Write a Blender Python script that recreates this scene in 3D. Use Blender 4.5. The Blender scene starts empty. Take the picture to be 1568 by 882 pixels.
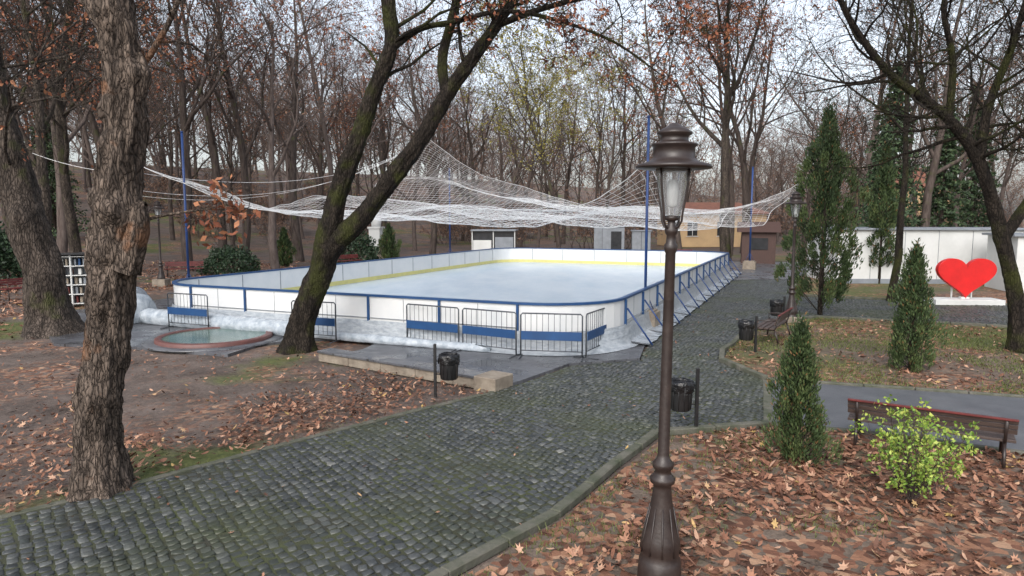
import bpy, math, random
import numpy as np
from mathutils import Vector, Matrix, noise
random.seed(7); np.random.seed(7)
R=random.random
U=random.uniform
C=bpy.context.scene.collection

# ------------------------------------------------------------------ materials
def nn(nt,t,**k):
    n=nt.nodes.new(t)
    for a,b in k.items(): setattr(n,a,b)
    return n
def ramp(nt,stops):
    r=nn(nt,'ShaderNodeValToRGB'); e=r.color_ramp.elements
    while len(e)<len(stops): e.new(0.5)
    for i,(p,c) in enumerate(stops):
        e[i].position=p; e[i].color=(c[0],c[1],c[2],1)
    return r
def mat(name,c1,c2=None,scale=4,rough=.7,bump=0.0,bscale=None,metal=0,spec=.5,stretch=(1,1,1),detail=6,p=(.35,.65),coord='Object',bdist=.03):
    m=bpy.data.materials.new(name); m.use_nodes=True; nt=m.node_tree
    b=nt.nodes['Principled BSDF']; L=nt.links.new
    b.inputs['Roughness'].default_value=rough; b.inputs['Metallic'].default_value=metal
    b.inputs['Specular IOR Level'].default_value=spec
    if c2 is None: c2=tuple(x*.8 for x in c1)
    tc=nn(nt,'ShaderNodeTexCoord'); mp=nn(nt,'ShaderNodeMapping'); mp.inputs['Scale'].default_value=stretch
    L(tc.outputs[coord],mp.inputs[0])
    n=nn(nt,'ShaderNodeTexNoise'); n.inputs['Scale'].default_value=scale; n.inputs['Detail'].default_value=detail
    n.inputs['Roughness'].default_value=.65
    L(mp.outputs[0],n.inputs['Vector'])
    r=ramp(nt,[(p[0],c1),(p[1],c2)]); L(n.outputs[0],r.inputs[0]); L(r.outputs[0],b.inputs['Base Color'])
    if bump:
        n2=nn(nt,'ShaderNodeTexNoise'); n2.inputs['Scale'].default_value=bscale or scale*4; n2.inputs['Detail'].default_value=5
        L(mp.outputs[0],n2.inputs['Vector'])
        bp=nn(nt,'ShaderNodeBump'); bp.inputs['Strength'].default_value=bump; bp.inputs['Distance'].default_value=bdist
        L(n2.outputs[0],bp.inputs['Height']); L(bp.outputs[0],b.inputs['Normal'])
    return m
def attr_mat(name,stops,rough=.8,bump=0,bscale=40,moss=None,spec=.4,mossp=(.52,.66),mscale=.9):
    m=bpy.data.materials.new(name); m.use_nodes=True; nt=m.node_tree; L=nt.links.new
    b=nt.nodes['Principled BSDF']; b.inputs['Roughness'].default_value=rough
    b.inputs['Specular IOR Level'].default_value=spec
    a=nn(nt,'ShaderNodeAttribute',attribute_name='rnd'); r=ramp(nt,stops); L(a.outputs['Fac'],r.inputs[0])
    tc=nn(nt,'ShaderNodeTexCoord')
    n=nn(nt,'ShaderNodeTexNoise'); n.inputs['Scale'].default_value=bscale; n.inputs['Detail'].default_value=4; L(tc.outputs['Object'],n.inputs[0])
    mx=nn(nt,'ShaderNodeMix',data_type='RGBA',blend_type='MULTIPLY'); mx.inputs[0].default_value=.5
    rr=ramp(nt,[(.3,(.45,.45,.45)),(.7,(1.4,1.4,1.4))]); L(n.outputs[0],rr.inputs[0])
    L(r.outputs[0],mx.inputs[6]); L(rr.outputs[0],mx.inputs[7])
    out=mx.outputs[2]
    if moss:
        n3=nn(nt,'ShaderNodeTexNoise'); n3.inputs['Scale'].default_value=mscale; n3.inputs['Detail'].default_value=7; L(tc.outputs['Object'],n3.inputs[0])
        r3=ramp(nt,[(mossp[0],(0,0,0)),(mossp[1],(.8,.8,.8))]); L(n3.outputs[0],r3.inputs[0])
        m3=nn(nt,'ShaderNodeMix',data_type='RGBA'); L(r3.outputs[0],m3.inputs[0]); L(out,m3.inputs[6]); m3.inputs[7].default_value=(*moss,1); out=m3.outputs[2]
    L(out,b.inputs['Base Color'])
    if bump:
        bp=nn(nt,'ShaderNodeBump'); bp.inputs['Strength'].default_value=bump; bp.inputs['Distance'].default_value=.01
        L(n.outputs[0],bp.inputs['Height']); L(bp.outputs[0],b.inputs['Normal'])
    return m
def bark_mat(name,c1,c2,moss=None,mossp=(.5,.65),scale=6,bump=.9,fine=0):
    m=mat(name,c1,c2,scale=scale,rough=.9,bump=bump,bscale=14,stretch=(1,1,.22),spec=.2)
    nt=m.node_tree; L=nt.links.new; b=nt.nodes['Principled BSDF']
    src=b.inputs['Base Color'].links[0].from_socket
    tc=nn(nt,'ShaderNodeTexCoord')
    if fine:
        mp=nn(nt,'ShaderNodeMapping'); mp.inputs['Scale'].default_value=(1,1,.28); L(tc.outputs['Object'],mp.inputs[0])
        nw=nn(nt,'ShaderNodeTexNoise'); nw.inputs['Scale'].default_value=fine*.6; nw.inputs['Detail'].default_value=5; L(mp.outputs[0],nw.inputs[0])
        vm=nn(nt,'ShaderNodeVectorMath',operation='MULTIPLY_ADD'); vm.inputs[1].default_value=(.09,.09,.09); L(nw.outputs['Color'],vm.inputs[0]); L(mp.outputs[0],vm.inputs[2])
        v=nn(nt,'ShaderNodeTexVoronoi',feature='DISTANCE_TO_EDGE'); v.inputs['Scale'].default_value=fine; L(vm.outputs[0],v.inputs['Vector'])
        cr=ramp(nt,[(0,(.28,.28,.28)),(.09,(.78,.78,.78)),(.3,(1.15,1.15,1.15))]); L(v.outputs['Distance'],cr.inputs[0])
        mm=nn(nt,'ShaderNodeMix',data_type='RGBA',blend_type='MULTIPLY'); mm.inputs[0].default_value=.9; L(src,mm.inputs[6]); L(cr.outputs[0],mm.inputs[7]); src=mm.outputs[2]
        n5=nn(nt,'ShaderNodeTexNoise'); n5.inputs['Scale'].default_value=60; n5.inputs['Detail'].default_value=6; L(mp.outputs[0],n5.inputs[0])
        ad=nn(nt,'ShaderNodeMath',operation='MULTIPLY_ADD'); ad.inputs[1].default_value=.25; L(n5.outputs[0],ad.inputs[0]); L(cr.outputs[0],ad.inputs[2])
        bp=nn(nt,'ShaderNodeBump'); bp.inputs['Strength'].default_value=1; bp.inputs['Distance'].default_value=.025
        L(ad.outputs[0],bp.inputs['Height']); L(bp.outputs[0],b.inputs['Normal'])
        L(src,b.inputs['Base Color'])
    if moss:
        n=nn(nt,'ShaderNodeTexNoise'); n.inputs['Scale'].default_value=1.6; n.inputs['Detail'].default_value=8
        L(tc.outputs['Object'],n.inputs[0]); r=ramp(nt,[(mossp[0],(0,0,0)),(mossp[1],(.85,.85,.85))]); L(n.outputs[0],r.inputs[0])
        mx=nn(nt,'ShaderNodeMix',data_type='RGBA'); L(r.outputs[0],mx.inputs[0]); L(src,mx.inputs[6]); mx.inputs[7].default_value=(*moss,1)
        L(mx.outputs[2],b.inputs['Base Color'])
    return m

M={}
M['bark_dark']=bark_mat('bark_dark_mossy',(.014,.011,.009),(.038,.03,.023),moss=(.036,.04,.01),mossp=(.5,.64),fine=22)
M['bark_near']=bark_mat('bark_grey_brown',(.05,.039,.032),(.17,.132,.106),moss=(.18,.095,.055),mossp=(.57,.63),scale=9,fine=24)
M['bark_big']=bark_mat('bark_big',(.03,.024,.02),(.10,.08,.066),moss=(.05,.055,.02),mossp=(.57,.7),fine=16)
M['bark_far']=bark_mat('bark_far',(.042,.032,.028),(.1,.079,.07),moss=(.07,.07,.035),mossp=(.58,.7))
M['bark_far2']=bark_mat('bark_far_hazed',(.072,.055,.049),(.14,.112,.1))  # far bark, colour paled to imitate aerial haze
M['bark_haze']=mat('bark_distant_hazed',(.12,.094,.087),(.175,.142,.132),scale=2,rough=.95,spec=.1)  # treeline bark with distance haze put into its colour, no volume
M['leaf_rust']=attr_mat('leaf_rust',[(0,(.12,.036,.02)),(.5,(.23,.08,.042)),(1,(.33,.15,.075))])
M['leaf_haze']=attr_mat('leaf_distant_brown_hazed',[(0,(.15,.082,.058)),(.5,(.22,.13,.09)),(1,(.29,.18,.12))])  # leaf browns washed out to stand in for aerial haze
M['leaf_yellow']=attr_mat('leaf_yellowgreen',[(0,(.13,.13,.025)),(.5,(.23,.21,.045)),(1,(.38,.32,.07))])
M['leaf_conif']=attr_mat('conifer_foliage',[(0,(.018,.035,.018)),(.6,(.045,.08,.035)),(1,(.08,.12,.05))],rough=.7)
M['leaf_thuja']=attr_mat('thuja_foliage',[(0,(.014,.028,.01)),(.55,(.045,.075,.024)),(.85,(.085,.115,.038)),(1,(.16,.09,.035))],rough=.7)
M['leaf_lime']=attr_mat('lime_foliage',[(0,(.09,.17,.025)),(.5,(.18,.29,.04)),(1,(.38,.42,.09))],rough=.6)
M['leaf_bush']=attr_mat('bush_foliage',[(0,(.012,.028,.014)),(1,(.045,.08,.038))],rough=.5)
M['litter']=attr_mat('fallen_leaf',[(0,(.07,.032,.02)),(.35,(.17,.075,.044)),(.7,(.31,.155,.095)),(.95,(.45,.28,.19)),(1,(.42,.28,.09))],rough=.7,bscale=30)
M['sett']=attr_mat('granite_setts',[(0,(.02,.024,.024)),(.5,(.047,.052,.054)),(.9,(.085,.09,.088)),(1,(.16,.16,.15))],rough=.46,bump=.5,bscale=35,moss=(.043,.052,.02),mossp=(.46,.72),mscale=.55,spec=.45)
M['mortar']=mat('sett_joints',(.024,.024,.016),(.05,.06,.02),scale=1.2,rough=.9,bump=.4,bscale=60)
M['asphalt']=mat('asphalt',(.07,.075,.085),(.11,.115,.125),scale=1.3,rough=.5,bump=.25,bscale=120)
M['kerb']=mat('kerb_stone',(.05,.058,.035),(.115,.11,.09),scale=3,rough=.85,bump=.5)
M['stone']=mat('cut_stone',(.16,.13,.1),(.28,.24,.19),scale=4,rough=.7,bump=.3)
M['white']=mat('white_board',(.63,.64,.64),(.52,.55,.57),scale=1.2,rough=.35,p=(.4,.8))
M['whitepaint']=mat('white_paint',(.58,.59,.58),(.47,.48,.47),scale=.7,rough=.6,p=(.4,.75))
M['blue']=mat('blue_paint',(.012,.06,.17),(.01,.045,.13),scale=3,rough=.4)
M['bluepole']=mat('blue_pole_paint',(.012,.045,.17),(.01,.035,.12),scale=3,rough=.4)
M['yellow']=mat('yellow_kickplate',(.6,.55,.2),(.5,.47,.19),scale=3,rough=.5)
M['ice']=mat('ice',(.4,.5,.6),(.51,.59,.67),scale=.5,rough=.25,bump=.03,bscale=3,stretch=(1,.4,1))
M['galv']=mat('galvanised_steel',(.09,.1,.115),(.05,.056,.065),scale=8,rough=.45,metal=.4)
M['black']=mat('black_plastic',(.012,.012,.013),(.02,.02,.021),scale=6,rough=.35,bump=.2)
M['bag']=mat('bin_bag_plastic',(.006,.006,.007),(.012,.012,.013),scale=8,rough=.2,bump=1,bscale=14)
M['lampiron']=mat('lamp_cast_iron',(.018,.012,.011),(.034,.024,.021),scale=7,rough=.4,bump=.1,spec=.5)
M['wood']=mat('bench_wood',(.04,.026,.021),(.075,.05,.042),scale=4,rough=.5,stretch=(1,12,12),bump=.2)
M['redwood']=mat('bench_red_wood',(.13,.018,.016),(.08,.012,.011),scale=5,rough=.5)
M['red']=mat('red_paint',(.62,.012,.012),(.5,.01,.01),scale=2,rough=.35)
M['poolred']=mat('pool_rim',(.13,.05,.042),(.09,.038,.034),scale=5,rough=.5)
M['net']=mat('net_cord',(.8,.8,.8),(.7,.7,.7),scale=3,rough=.8)
M['grassblade']=attr_mat('grass_blades',[(0,(.045,.06,.015)),(1,(.13,.15,.04))],rough=.7)
M['plastic']=mat('plastic_sheeting',(.4,.44,.48),(.23,.27,.31),scale=5,rough=.16,bump=.7,bscale=4,bdist=.08)
M['foil']=mat('foil_sheet',(.36,.39,.42),(.22,.25,.28),scale=5,rough=.3,bump=.6,bscale=5,bdist=.05,stretch=(1,1,2.5))
M['pool']=mat('pool_water',(.06,.105,.09),(.085,.14,.12),scale=1,rough=.2,bump=.03,bscale=6)
M['roof']=mat('roof_tiles',(.26,.11,.07),(.18,.08,.055),scale=2,rough=.8,bump=.5)
M['ochre']=mat('ochre_render',(.55,.38,.21),(.46,.32,.18),scale=1,rough=.85)
M['brownwood']=mat('hut_timber',(.07,.035,.028),(.045,.025,.02),scale=3,rough=.7,stretch=(6,6,1))
M['dark']=mat('dark_glass',(.02,.022,.025),(.035,.036,.04),scale=2,rough=.15)
M['grey']=mat('grey_metal',(.22,.24,.27),(.16,.18,.2),scale=2,rough=.5)
g=bpy.data.materials.new('lamp_glass'); g.use_nodes=True
gb=g.node_tree.nodes['Principled BSDF']; gb.inputs['Base Color'].default_value=(.8,.83,.85,1); gb.inputs['Roughness'].default_value=.1; gb.inputs['Transmission Weight'].default_value=.85; gb.inputs['IOR'].default_value=1.1
M['glass']=g

def slab_mat():
    m=bpy.data.materials.new('granite_slabs'); m.use_nodes=True; nt=m.node_tree; L=nt.links.new; b=nt.nodes['Principled BSDF']
    tc=nn(nt,'ShaderNodeTexCoord'); mp=nn(nt,'ShaderNodeMapping'); mp.inputs['Rotation'].default_value=(0,0,math.radians(23.6)); L(tc.outputs['Object'],mp.inputs[0])
    br=nn(nt,'ShaderNodeTexBrick'); br.inputs['Scale'].default_value=1.3; br.inputs['Mortar Size'].default_value=.008
    br.inputs['Color1'].default_value=(.07,.072,.082,1); br.inputs['Color2'].default_value=(.1,.105,.116,1); br.inputs['Mortar'].default_value=(.035,.035,.035,1)
    L(mp.outputs[0],br.inputs[0])
    n=nn(nt,'ShaderNodeTexNoise'); n.inputs['Scale'].default_value=1.2; n.inputs['Detail'].default_value=6; L(tc.outputs['Object'],n.inputs[0])
    r=ramp(nt,[(.3,(.65,.65,.65)),(.7,(1.25,1.25,1.25))]); L(n.outputs[0],r.inputs[0])
    mx=nn(nt,'ShaderNodeMix',data_type='RGBA',blend_type='MULTIPLY'); mx.inputs[0].default_value=1; L(br.outputs[0],mx.inputs[6]); L(r.outputs[0],mx.inputs[7]); L(mx.outputs[2],b.inputs['Base Color'])
    r2=ramp(nt,[(.35,(.14,.14,.14)),(.65,(.5,.5,.5))]); L(n.outputs[0],r2.inputs[0]); L(r2.outputs[0],b.inputs['Roughness'])
    return m
M['slab']=slab_mat()

def ground_mat(name,grass_lo=.5,grass_hi=.6,litter_lo=.42,litter_hi=.55,dirt=((.085,.066,.052),(.16,.125,.1)),grass=((.05,.065,.02),(.12,.13,.045)),fine=True):
    m=bpy.data.materials.new(name); m.use_nodes=True; nt=m.node_tree; L=nt.links.new; b=nt.nodes['Principled BSDF']
    b.inputs['Roughness'].default_value=.85; b.inputs['Specular IOR Level'].default_value=.25
    tc=nn(nt,'ShaderNodeTexCoord'); o=tc.outputs['Object']
    def noi(s,d=6,w=None):
        n=nn(nt,'ShaderNodeTexNoise'); n.inputs['Scale'].default_value=s; n.inputs['Detail'].default_value=d; n.inputs['Roughness'].default_value=.62
        L(o if w is None else w,n.inputs['Vector']); return n.outputs[0]
    def mix(f,a,c,bt='MIX'):
        x=nn(nt,'ShaderNodeMix',data_type='RGBA',blend_type=bt)
        if isinstance(f,float): x.inputs[0].default_value=f
        else: L(f,x.inputs[0])
        L(a,x.inputs[6]); L(c,x.inputs[7]); return x.outputs[2]
    def rp(src,st):
        r=ramp(nt,st); L(src,r.inputs[0]); return r.outputs[0]
    d=rp(noi(1.1,9),[(.35,dirt[0]),(.65,dirt[1])])
    d=mix(.7,d,rp(noi(22,8),[(.35,(.6,.6,.6)),(.68,(1.35,1.32,1.3))]),'MULTIPLY')
    g_=rp(noi(9,6),[(.35,grass[0]),(.7,grass[1])])
    v=nn(nt,'ShaderNodeTexVoronoi'); v.inputs['Scale'].default_value=11; v.inputs['Randomness'].default_value=1; L(o,v.inputs['Vector'])
    sep=nn(nt,'ShaderNodeSeparateColor'); L(v.outputs['Color'],sep.inputs[0])
    lf=rp(sep.outputs[0],[(0,(.06,.03,.02)),(.4,(.15,.07,.045)),(.75,(.25,.13,.08)),(1,(.36,.23,.15))])
    mp=nn(nt,'ShaderNodeMapping'); mp.inputs['Location'].default_value=(31,17,3); L(o,mp.inputs[0])
    gm=rp(noi(.13,7,mp.outputs[0]),[(grass_lo,(0,0,0)),(grass_hi,(1,1,1))])
    mp2=nn(nt,'ShaderNodeMapping'); mp2.inputs['Location'].default_value=(-11,57,9); L(o,mp2.inputs[0])
    lm=rp(noi(.35,9,mp2.outputs[0]),[(litter_lo,(0,0,0)),(litter_hi,(1,1,1))])
    lt=rp(sep.outputs[1],[(.35,(0,0,0)),(.4,(1,1,1))])
    mm=nn(nt,'ShaderNodeMath',operation='MULTIPLY'); L(lm,mm.inputs[0]); L(lt,mm.inputs[1])
    c=mix(gm,d,g_); c=mix(mm.outputs[0],c,lf)
    L(c,b.inputs['Base Color'])
    bp=nn(nt,'ShaderNodeBump'); bp.inputs['Strength'].default_value=.8; bp.inputs['Distance'].default_value=.04
    L(noi(9,9),bp.inputs['Height']); L(bp.outputs[0],b.inputs['Normal'])
    return m
M['ground']=ground_mat('ground_dirt_litter',.54,.62,.48,.62,dirt=((.072,.056,.048),(.14,.112,.098)))
M['lawn']=ground_mat('lawn_litter',.38,.52,.42,.55)
M['bed']=ground_mat('bed_litter',.5,.62,.3,.4)

# ------------------------------------------------------------------ mesh builder
class MB:
    def __init__(s): s.v=[]; s.f=[]; s.m=[]; s.mats=[]; s.r=[]; s.sm=[]
    def mi(s,k):
        if k not in s.mats: s.mats.append(k)
        return s.mats.index(k)
    def add(s,v,f,k,smooth=False,rnd=0):
        o=len(s.v); s.v.extend(v); i=s.mi(k)
        for q in f: s.f.append([a+o for a in q]); s.m.append(i); s.sm.append(smooth); s.r.append(rnd)
    def box(s,c,d,k,rz=0,rx=0,ry=0,rnd=0):
        hx,hy,hz=d[0]/2,d[1]/2,d[2]/2; b=min(.012,min(hx,hy,hz)*.3)
        Mx=Matrix.Rotation(rz,3,'Z')@Matrix.Rotation(ry,3,'Y')@Matrix.Rotation(rx,3,'X'); vs=[]
        pts=[]; idx={}
        for sx in(-1,1):
            for sy in(-1,1):
                for sz in(-1,1):
                    for a in range(3):
                        p=[sx*(hx-b),sy*(hy-b),sz*(hz-b)]; p[a]=[sx*hx,sy*hy,sz*hz][a]
                        idx[(sx,sy,sz,a)]=len(pts); pts.append(p)
        f=[]
        for a in range(3):
            o1,o2=[i for i in range(3) if i!=a]
            for sg in(-1,1):
                q=[]
                for (u,w) in((-1,-1),(1,-1),(1,1),(-1,1)):
                    sgn=[0,0,0]; sgn[a]=sg; sgn[o1]=u; sgn[o2]=w; q.append(idx[(*sgn,a)])
                f.append(q)
        for a in range(3):
            o1,o2=[i for i in range(3) if i!=a]
            for u in(-1,1):
                for w in(-1,1):
                    s1=[0,0,0]; s1[o1]=u; s1[o2]=w; s1[a]=-1; s2=list(s1); s2[a]=1
                    f.append([idx[(*s1,o1)],idx[(*s2,o1)],idx[(*s2,o2)],idx[(*s1,o2)]])
        for sx in(-1,1):
            for sy in(-1,1):
                for sz in(-1,1): f.append([idx[(sx,sy,sz,a)] for a in range(3)])
        for p in pts:
            q=Mx@Vector(p); vs.append((q.x+c[0],q.y+c[1],q.z+c[2]))
        s.add(vs,f,k,rnd=rnd)
    def tube(s,pts,rad,k,n=8,smooth=True,cap=True):
        pts=[Vector(p) for p in pts]; 
        if not hasattr(rad,'__len__'): rad=[rad]*len(pts)
        vs=[]; prev=None
        for i,p in enumerate(pts):
            a=pts[max(0,i-1)]; b=pts[min(len(pts)-1,i+1)]; t=(b-a).normalized()
            if prev is None:
                x=t.orthogonal().normalized()
            else:
                x=(prev-t*prev.dot(t)); x=x.normalized() if x.length>1e-6 else t.orthogonal().normalized()
            prev=x; y=t.cross(x)
            for j in range(n):
                an=2*math.pi*j/n; q=p+(x*math.cos(an)+y*math.sin(an))*rad[i]; vs.append((q.x,q.y,q.z))
        f=[]
        for i in range(len(pts)-1):
            for j in range(n):
                j2=(j+1)%n; f.append([i*n+j,i*n+j2,(i+1)*n+j2,(i+1)*n+j])
        if cap: f.append(list(range(n))[::-1]); f.append([(len(pts)-1)*n+j for j in range(n)])
        s.add(vs,f,k,smooth)
    def lathe(s,prof,c,k,n=24,smooth=True):
        vs=[];f=[]
        for (r,z) in prof:
            for j in range(n):
                a=2*math.pi*j/n; vs.append((c[0]+r*math.cos(a),c[1]+r*math.sin(a),c[2]+z))
        for i in range(len(prof)-1):
            for j in range(n):
                j2=(j+1)%n; f.append([i*n+j,i*n+j2,(i+1)*n+j2,(i+1)*n+j])
        s.add(vs,f,k,smooth)
    def mesh(s,name):
        me=bpy.data.meshes.new(name); me.from_pydata(s.v,[],s.f)
        for k in s.mats: me.materials.append(M[k])
        me.polygons.foreach_set('material_index',s.m); me.polygons.foreach_set('use_smooth',s.sm)
        a=me.attributes.new('rnd','FLOAT','FACE'); a.data.foreach_set('value',[float(x) for x in s.r])
        me.update(); return me
    def obj(s,name,loc=(0,0,0),rz=0):
        o=bpy.data.objects.new(name,s.mesh(name)); o.location=loc; o.rotation_euler=(0,0,rz); C.objects.link(o); return o

def np_obj(name,V,F,k,rnd=None,smooth=False):
    me=bpy.data.meshes.new(name); m,c=F.shape
    me.vertices.add(len(V)); me.vertices.foreach_set('co',V.astype(np.float32).ravel())
    me.loops.add(m*c); me.loops.foreach_set('vertex_index',F.astype(np.int32).ravel())
    me.polygons.add(m); me.polygons.foreach_set('loop_start',np.arange(0,m*c,c,dtype=np.int32))
    me.update(calc_edges=True)
    if smooth: me.polygons.foreach_set('use_smooth',[True]*m)
    me.materials.append(M[k])
    if rnd is not None:
        a=me.attributes.new('rnd','FLOAT','FACE'); a.data.foreach_set('value',rnd.astype(np.float32))
    me.validate(); o=bpy.data.objects.new(name,me); C.objects.link(o); return o

def inpoly(x,y,poly):
    ins=np.zeros(x.shape,bool); n=len(poly); j=n-1
    for i in range(n):
        xi,yi=poly[i]; xj,yj=poly[j]
        c=((yi>y)!=(yj>y))&(x<(xj-xi)*(y-yi)/((yj-yi) if yj!=yi else 1e-9)+xi); ins^=c; j=i
    return ins
def edgedist(x,y,pts):
    d=np.full(x.shape,1e9)
    for (a,b) in zip(pts[:-1],pts[1:]):
        a=np.array(a);b=np.array(b);ab=b-a;t=np.clip(((x-a[0])*ab[0]+(y-a[1])*ab[1])/(ab@ab),0,1)
        d=np.minimum(d,np.hypot(x-a[0]-t*ab[0],y-a[1]-t*ab[1]))
    return d
def sheet(name,poly,z,k,side=0):
    b=MB(); vs=[(x,y,z) for x,y in poly]; n=len(vs)
    b.add(vs,[list(range(n))],k)
    if side:
        for i in range(n):
            j=(i+1)%n; a,c=vs[i],vs[j]
            b.add([a,c,(c[0],c[1],z-side),(a[0],a[1],z-side)],[[0,1,2,3]],k)
    return b.obj(name)

# ------------------------------------------------------------------ terrain
def hh(x,y):
    t=(y*.6-x*.8-48)/110; t=max(0,min(1,t)); t=t*t*(3-2*t); h=t*14
    t2=max(0,min(1,(y-90)/120)); h+=t2*t2*2
    return h
xs=np.concatenate([np.linspace(-320,-40,40),np.linspace(-39,40,120),np.linspace(42,320,40)])
ys=np.concatenate([np.linspace(-30,60,130),np.linspace(62,420,70)])
V=np.array([(x,y,hh(x,y)-.025+.02*noise.noise(Vector((x*.8,y*.8,0)))) for y in ys for x in xs])
nx=len(xs); ii,jj=np.meshgrid(np.arange(len(ys)-1),np.arange(nx-1),indexing='ij'); a=(ii*nx+jj).ravel()
np_obj('ground',V,np.stack([a,a+1,a+nx+1,a+nx],1),'ground',smooth=True)

LEFT=[(-12,2.6),(-8,4.9),(-5.46,6.98),(-4.56,7.87),(-3.46,9.13),(-1.93,10.68),(-.29,12.35)]
RIGHTE=[(-2.2,3.6),(-.61,5.82),(.46,7.06),(1.35,8.6),(2.15,9.85)]
ISL=[(5.0,13.2),(4.65,14.9),(5.5,16.8),(7.4,19.9),(9.7,21.5),(14.7,19.4),(24,15.3),(24,6.0),(9.1,11.87)]
COB=LEFT+[(.3,13.1),(1.3,14.55),(2.9,15.1),(3.4,16.9),(11.2,35),(14.6,35),(11.4,27.6),(18.4,24.5),(30,19.5),(30,12.7)]+[(24,15.3),(14.7,19.4),(9.7,21.5),(7.4,19.9),(5.5,16.8),(4.65,14.9),(5.0,13.2),(3.95,10.3)]+RIGHTE[::-1]+[(-2.9,2.6)]
sheet('cobblestone_path_bed',COB,.006,'mortar')
ASP=[(3.97,10.32),(5.02,13.18),(9.1,11.85),(24,5.95),(24,1.8),(6.97,9.0),(5.07,10.0)]
sheet('asphalt_path',ASP,.02,'asphalt')
BED=[(-2.1,3.5),(-.5,5.75),(.56,7.0),(1.45,8.5),(2.25,9.75),(3.95,10.2),(5.05,9.9),(6.97,8.9),(24,1.7),(24,-4),(-2,-4)]
sheet('leaf_bed',BED,.004,'bed')
sheet('lawn_island',ISL,.03,'lawn')
PLZ=[(-.29,12.42),(.25,13.15),(1.25,14.6),(2.88,15.15),(3.36,16.95),(11.2,35.1),(14.6,35.1),(22,48),(-2,53),(-15.5,22),(-11.5,16.9),(-9.6,16.6),(-6.6,15.6),(-6.3,16.9),(-5.5,17.6),(-4.4,17.7),(-3.7,17.4),(-3.45,16.9),(-3.6,16.2),(-4.3,15.24)]
sheet('granite_plaza',PLZ,.045,'slab',side=.1)
sheet('rear_right_lawn',[(14.8,35),(11.7,28),(18.6,25),(45,14),(60,40),(26,52),(22,47)],.012,'lawn')

# setts
rw=.118; ang=math.radians(38); ca,sa=math.cos(ang),math.sin(ang)
gu,gv=np.meshgrid(np.arange(-12,45,rw),np.arange(-32,45,rw),indexing='ij')
gv=gv+((np.arange(gv.shape[0])%2)*.5*rw+np.random.uniform(-.03,.03,gv.shape[0]))[:,None]
X0=gu*ca-gv*sa; Y0=gu*sa+gv*ca
gu=gu+.03*np.sin(X0*1.3+1)+.028*np.sin(Y0*.9+X0*.5)+np.random.uniform(-.013,.013,gu.shape); gv=gv+np.random.uniform(-.014,.014,gu.shape)
X=(gu*ca-gv*sa).ravel(); Y=(gu*sa+gv*ca).ravel()
k=inpoly(X,Y,COB)&(Y>3.2); X,Y=X[k],Y[k]; N=len(X)
sx=np.random.uniform(.043,.057,N); sy=np.random.uniform(.04,.06,N); z1=.016+np.random.uniform(-.006,.007,N)+.005*np.sin(X*2.1)*np.sin(Y*1.7)
tx,ty=np.random.normal(0,.06,N),np.random.normal(0,.06,N)
th=ang+np.random.normal(0,.12,N); ct,st=np.cos(th),np.sin(th)
V=[]
for (k1,zz) in((1,0),(1,.6),(.8,1)):
    for (p,q) in((-1,-1),(1,-1),(1,1),(-1,1)):
        dx=sx*k1*p*np.random.uniform(.82,1.06,N); dy=sy*k1*q*np.random.uniform(.82,1.06,N)
        zt=np.where(zz==0,0,z1*zz+dx*tx+dy*ty)
        V.append(np.stack([X+dx*ct-dy*st,Y+dx*st+dy*ct,zt],1))
V=np.stack(V,1).reshape(-1,3); base=(np.arange(N)*12)[:,None]
F=[[8,9,10,11]]
for l in(0,4):
    for j in range(4): F.append([l+j,l+(j+1)%4,l+4+(j+1)%4,l+4+j])
F=np.array(F); FF=(base[:,:,None]+F[None]).reshape(-1,4)
np_obj('cobblestone_path',V,FF,'sett',rnd=np.repeat(np.random.beta(2,2.2,N),9))

def kerb(name,pts,w=.12,h=.1,z0=-.02,k='kerb',seg=.9):
    b=MB()
    for (p,q) in zip(pts[:-1],pts[1:]):
        p=Vector(p);q=Vector(q);L=(q-p).length;n=max(1,round(L/seg));d=(q-p)/n;a=math.atan2(d.y,d.x)
        for i in range(n):
            c=p+d*(i+.5); b.box((c.x,c.y,z0+h/2+U(-.008,.008)),(d.length-.012,w,h),k,rz=a+U(-.012,.012))
    return b.obj(name)
kerb('path_kerb',RIGHTE+[(3.97,10.25)],.13,.095)
kerb('path_kerb',LEFT,.1,.05)
kerb('path_kerb',[(5.0,13.2),(4.65,14.9),(5.0,16.0),(5.5,16.8),(6.4,18.6),(7.4,19.9),(9.7,21.5),(14.7,19.4),(24,15.3)],.12,.13)
kerb('path_kerb',[(5.02,13.2),(9.1,11.87),(20,7.5)],.1,.08)
kerb('path_kerb',[(3.97,10.3),(5.0,13.15)],.14,.055)
kerb('path_kerb',[(3.97,10.25),(5.07,9.95),(6.97,8.95),(20,3.5)],.1,.07)
kerb('path_kerb',[(14.7,35.2),(11.55,27.75),(18.5,24.6),(32,18.7)],.12,.1)
b=MB(); p=Vector((-4.25,15.2)); q=Vector((-.25,12.5)); d=(q-p); a=math.atan2(d.y,d.x); L=d.length
for i in range(5):
    c=p+d*((i+.5)/5); b.box((c.x,c.y,.09),(L/5-.01,.34,.2),'stone',rz=a); b.box((c.x,c.y,.215),(L/5-.006,.42,.05),'slab',rz=a)
b.box((q.x-.1,q.y+.15,.1),(.5,.6,.3),'stone',rz=a)
b.obj('low_stone_wall')

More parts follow.
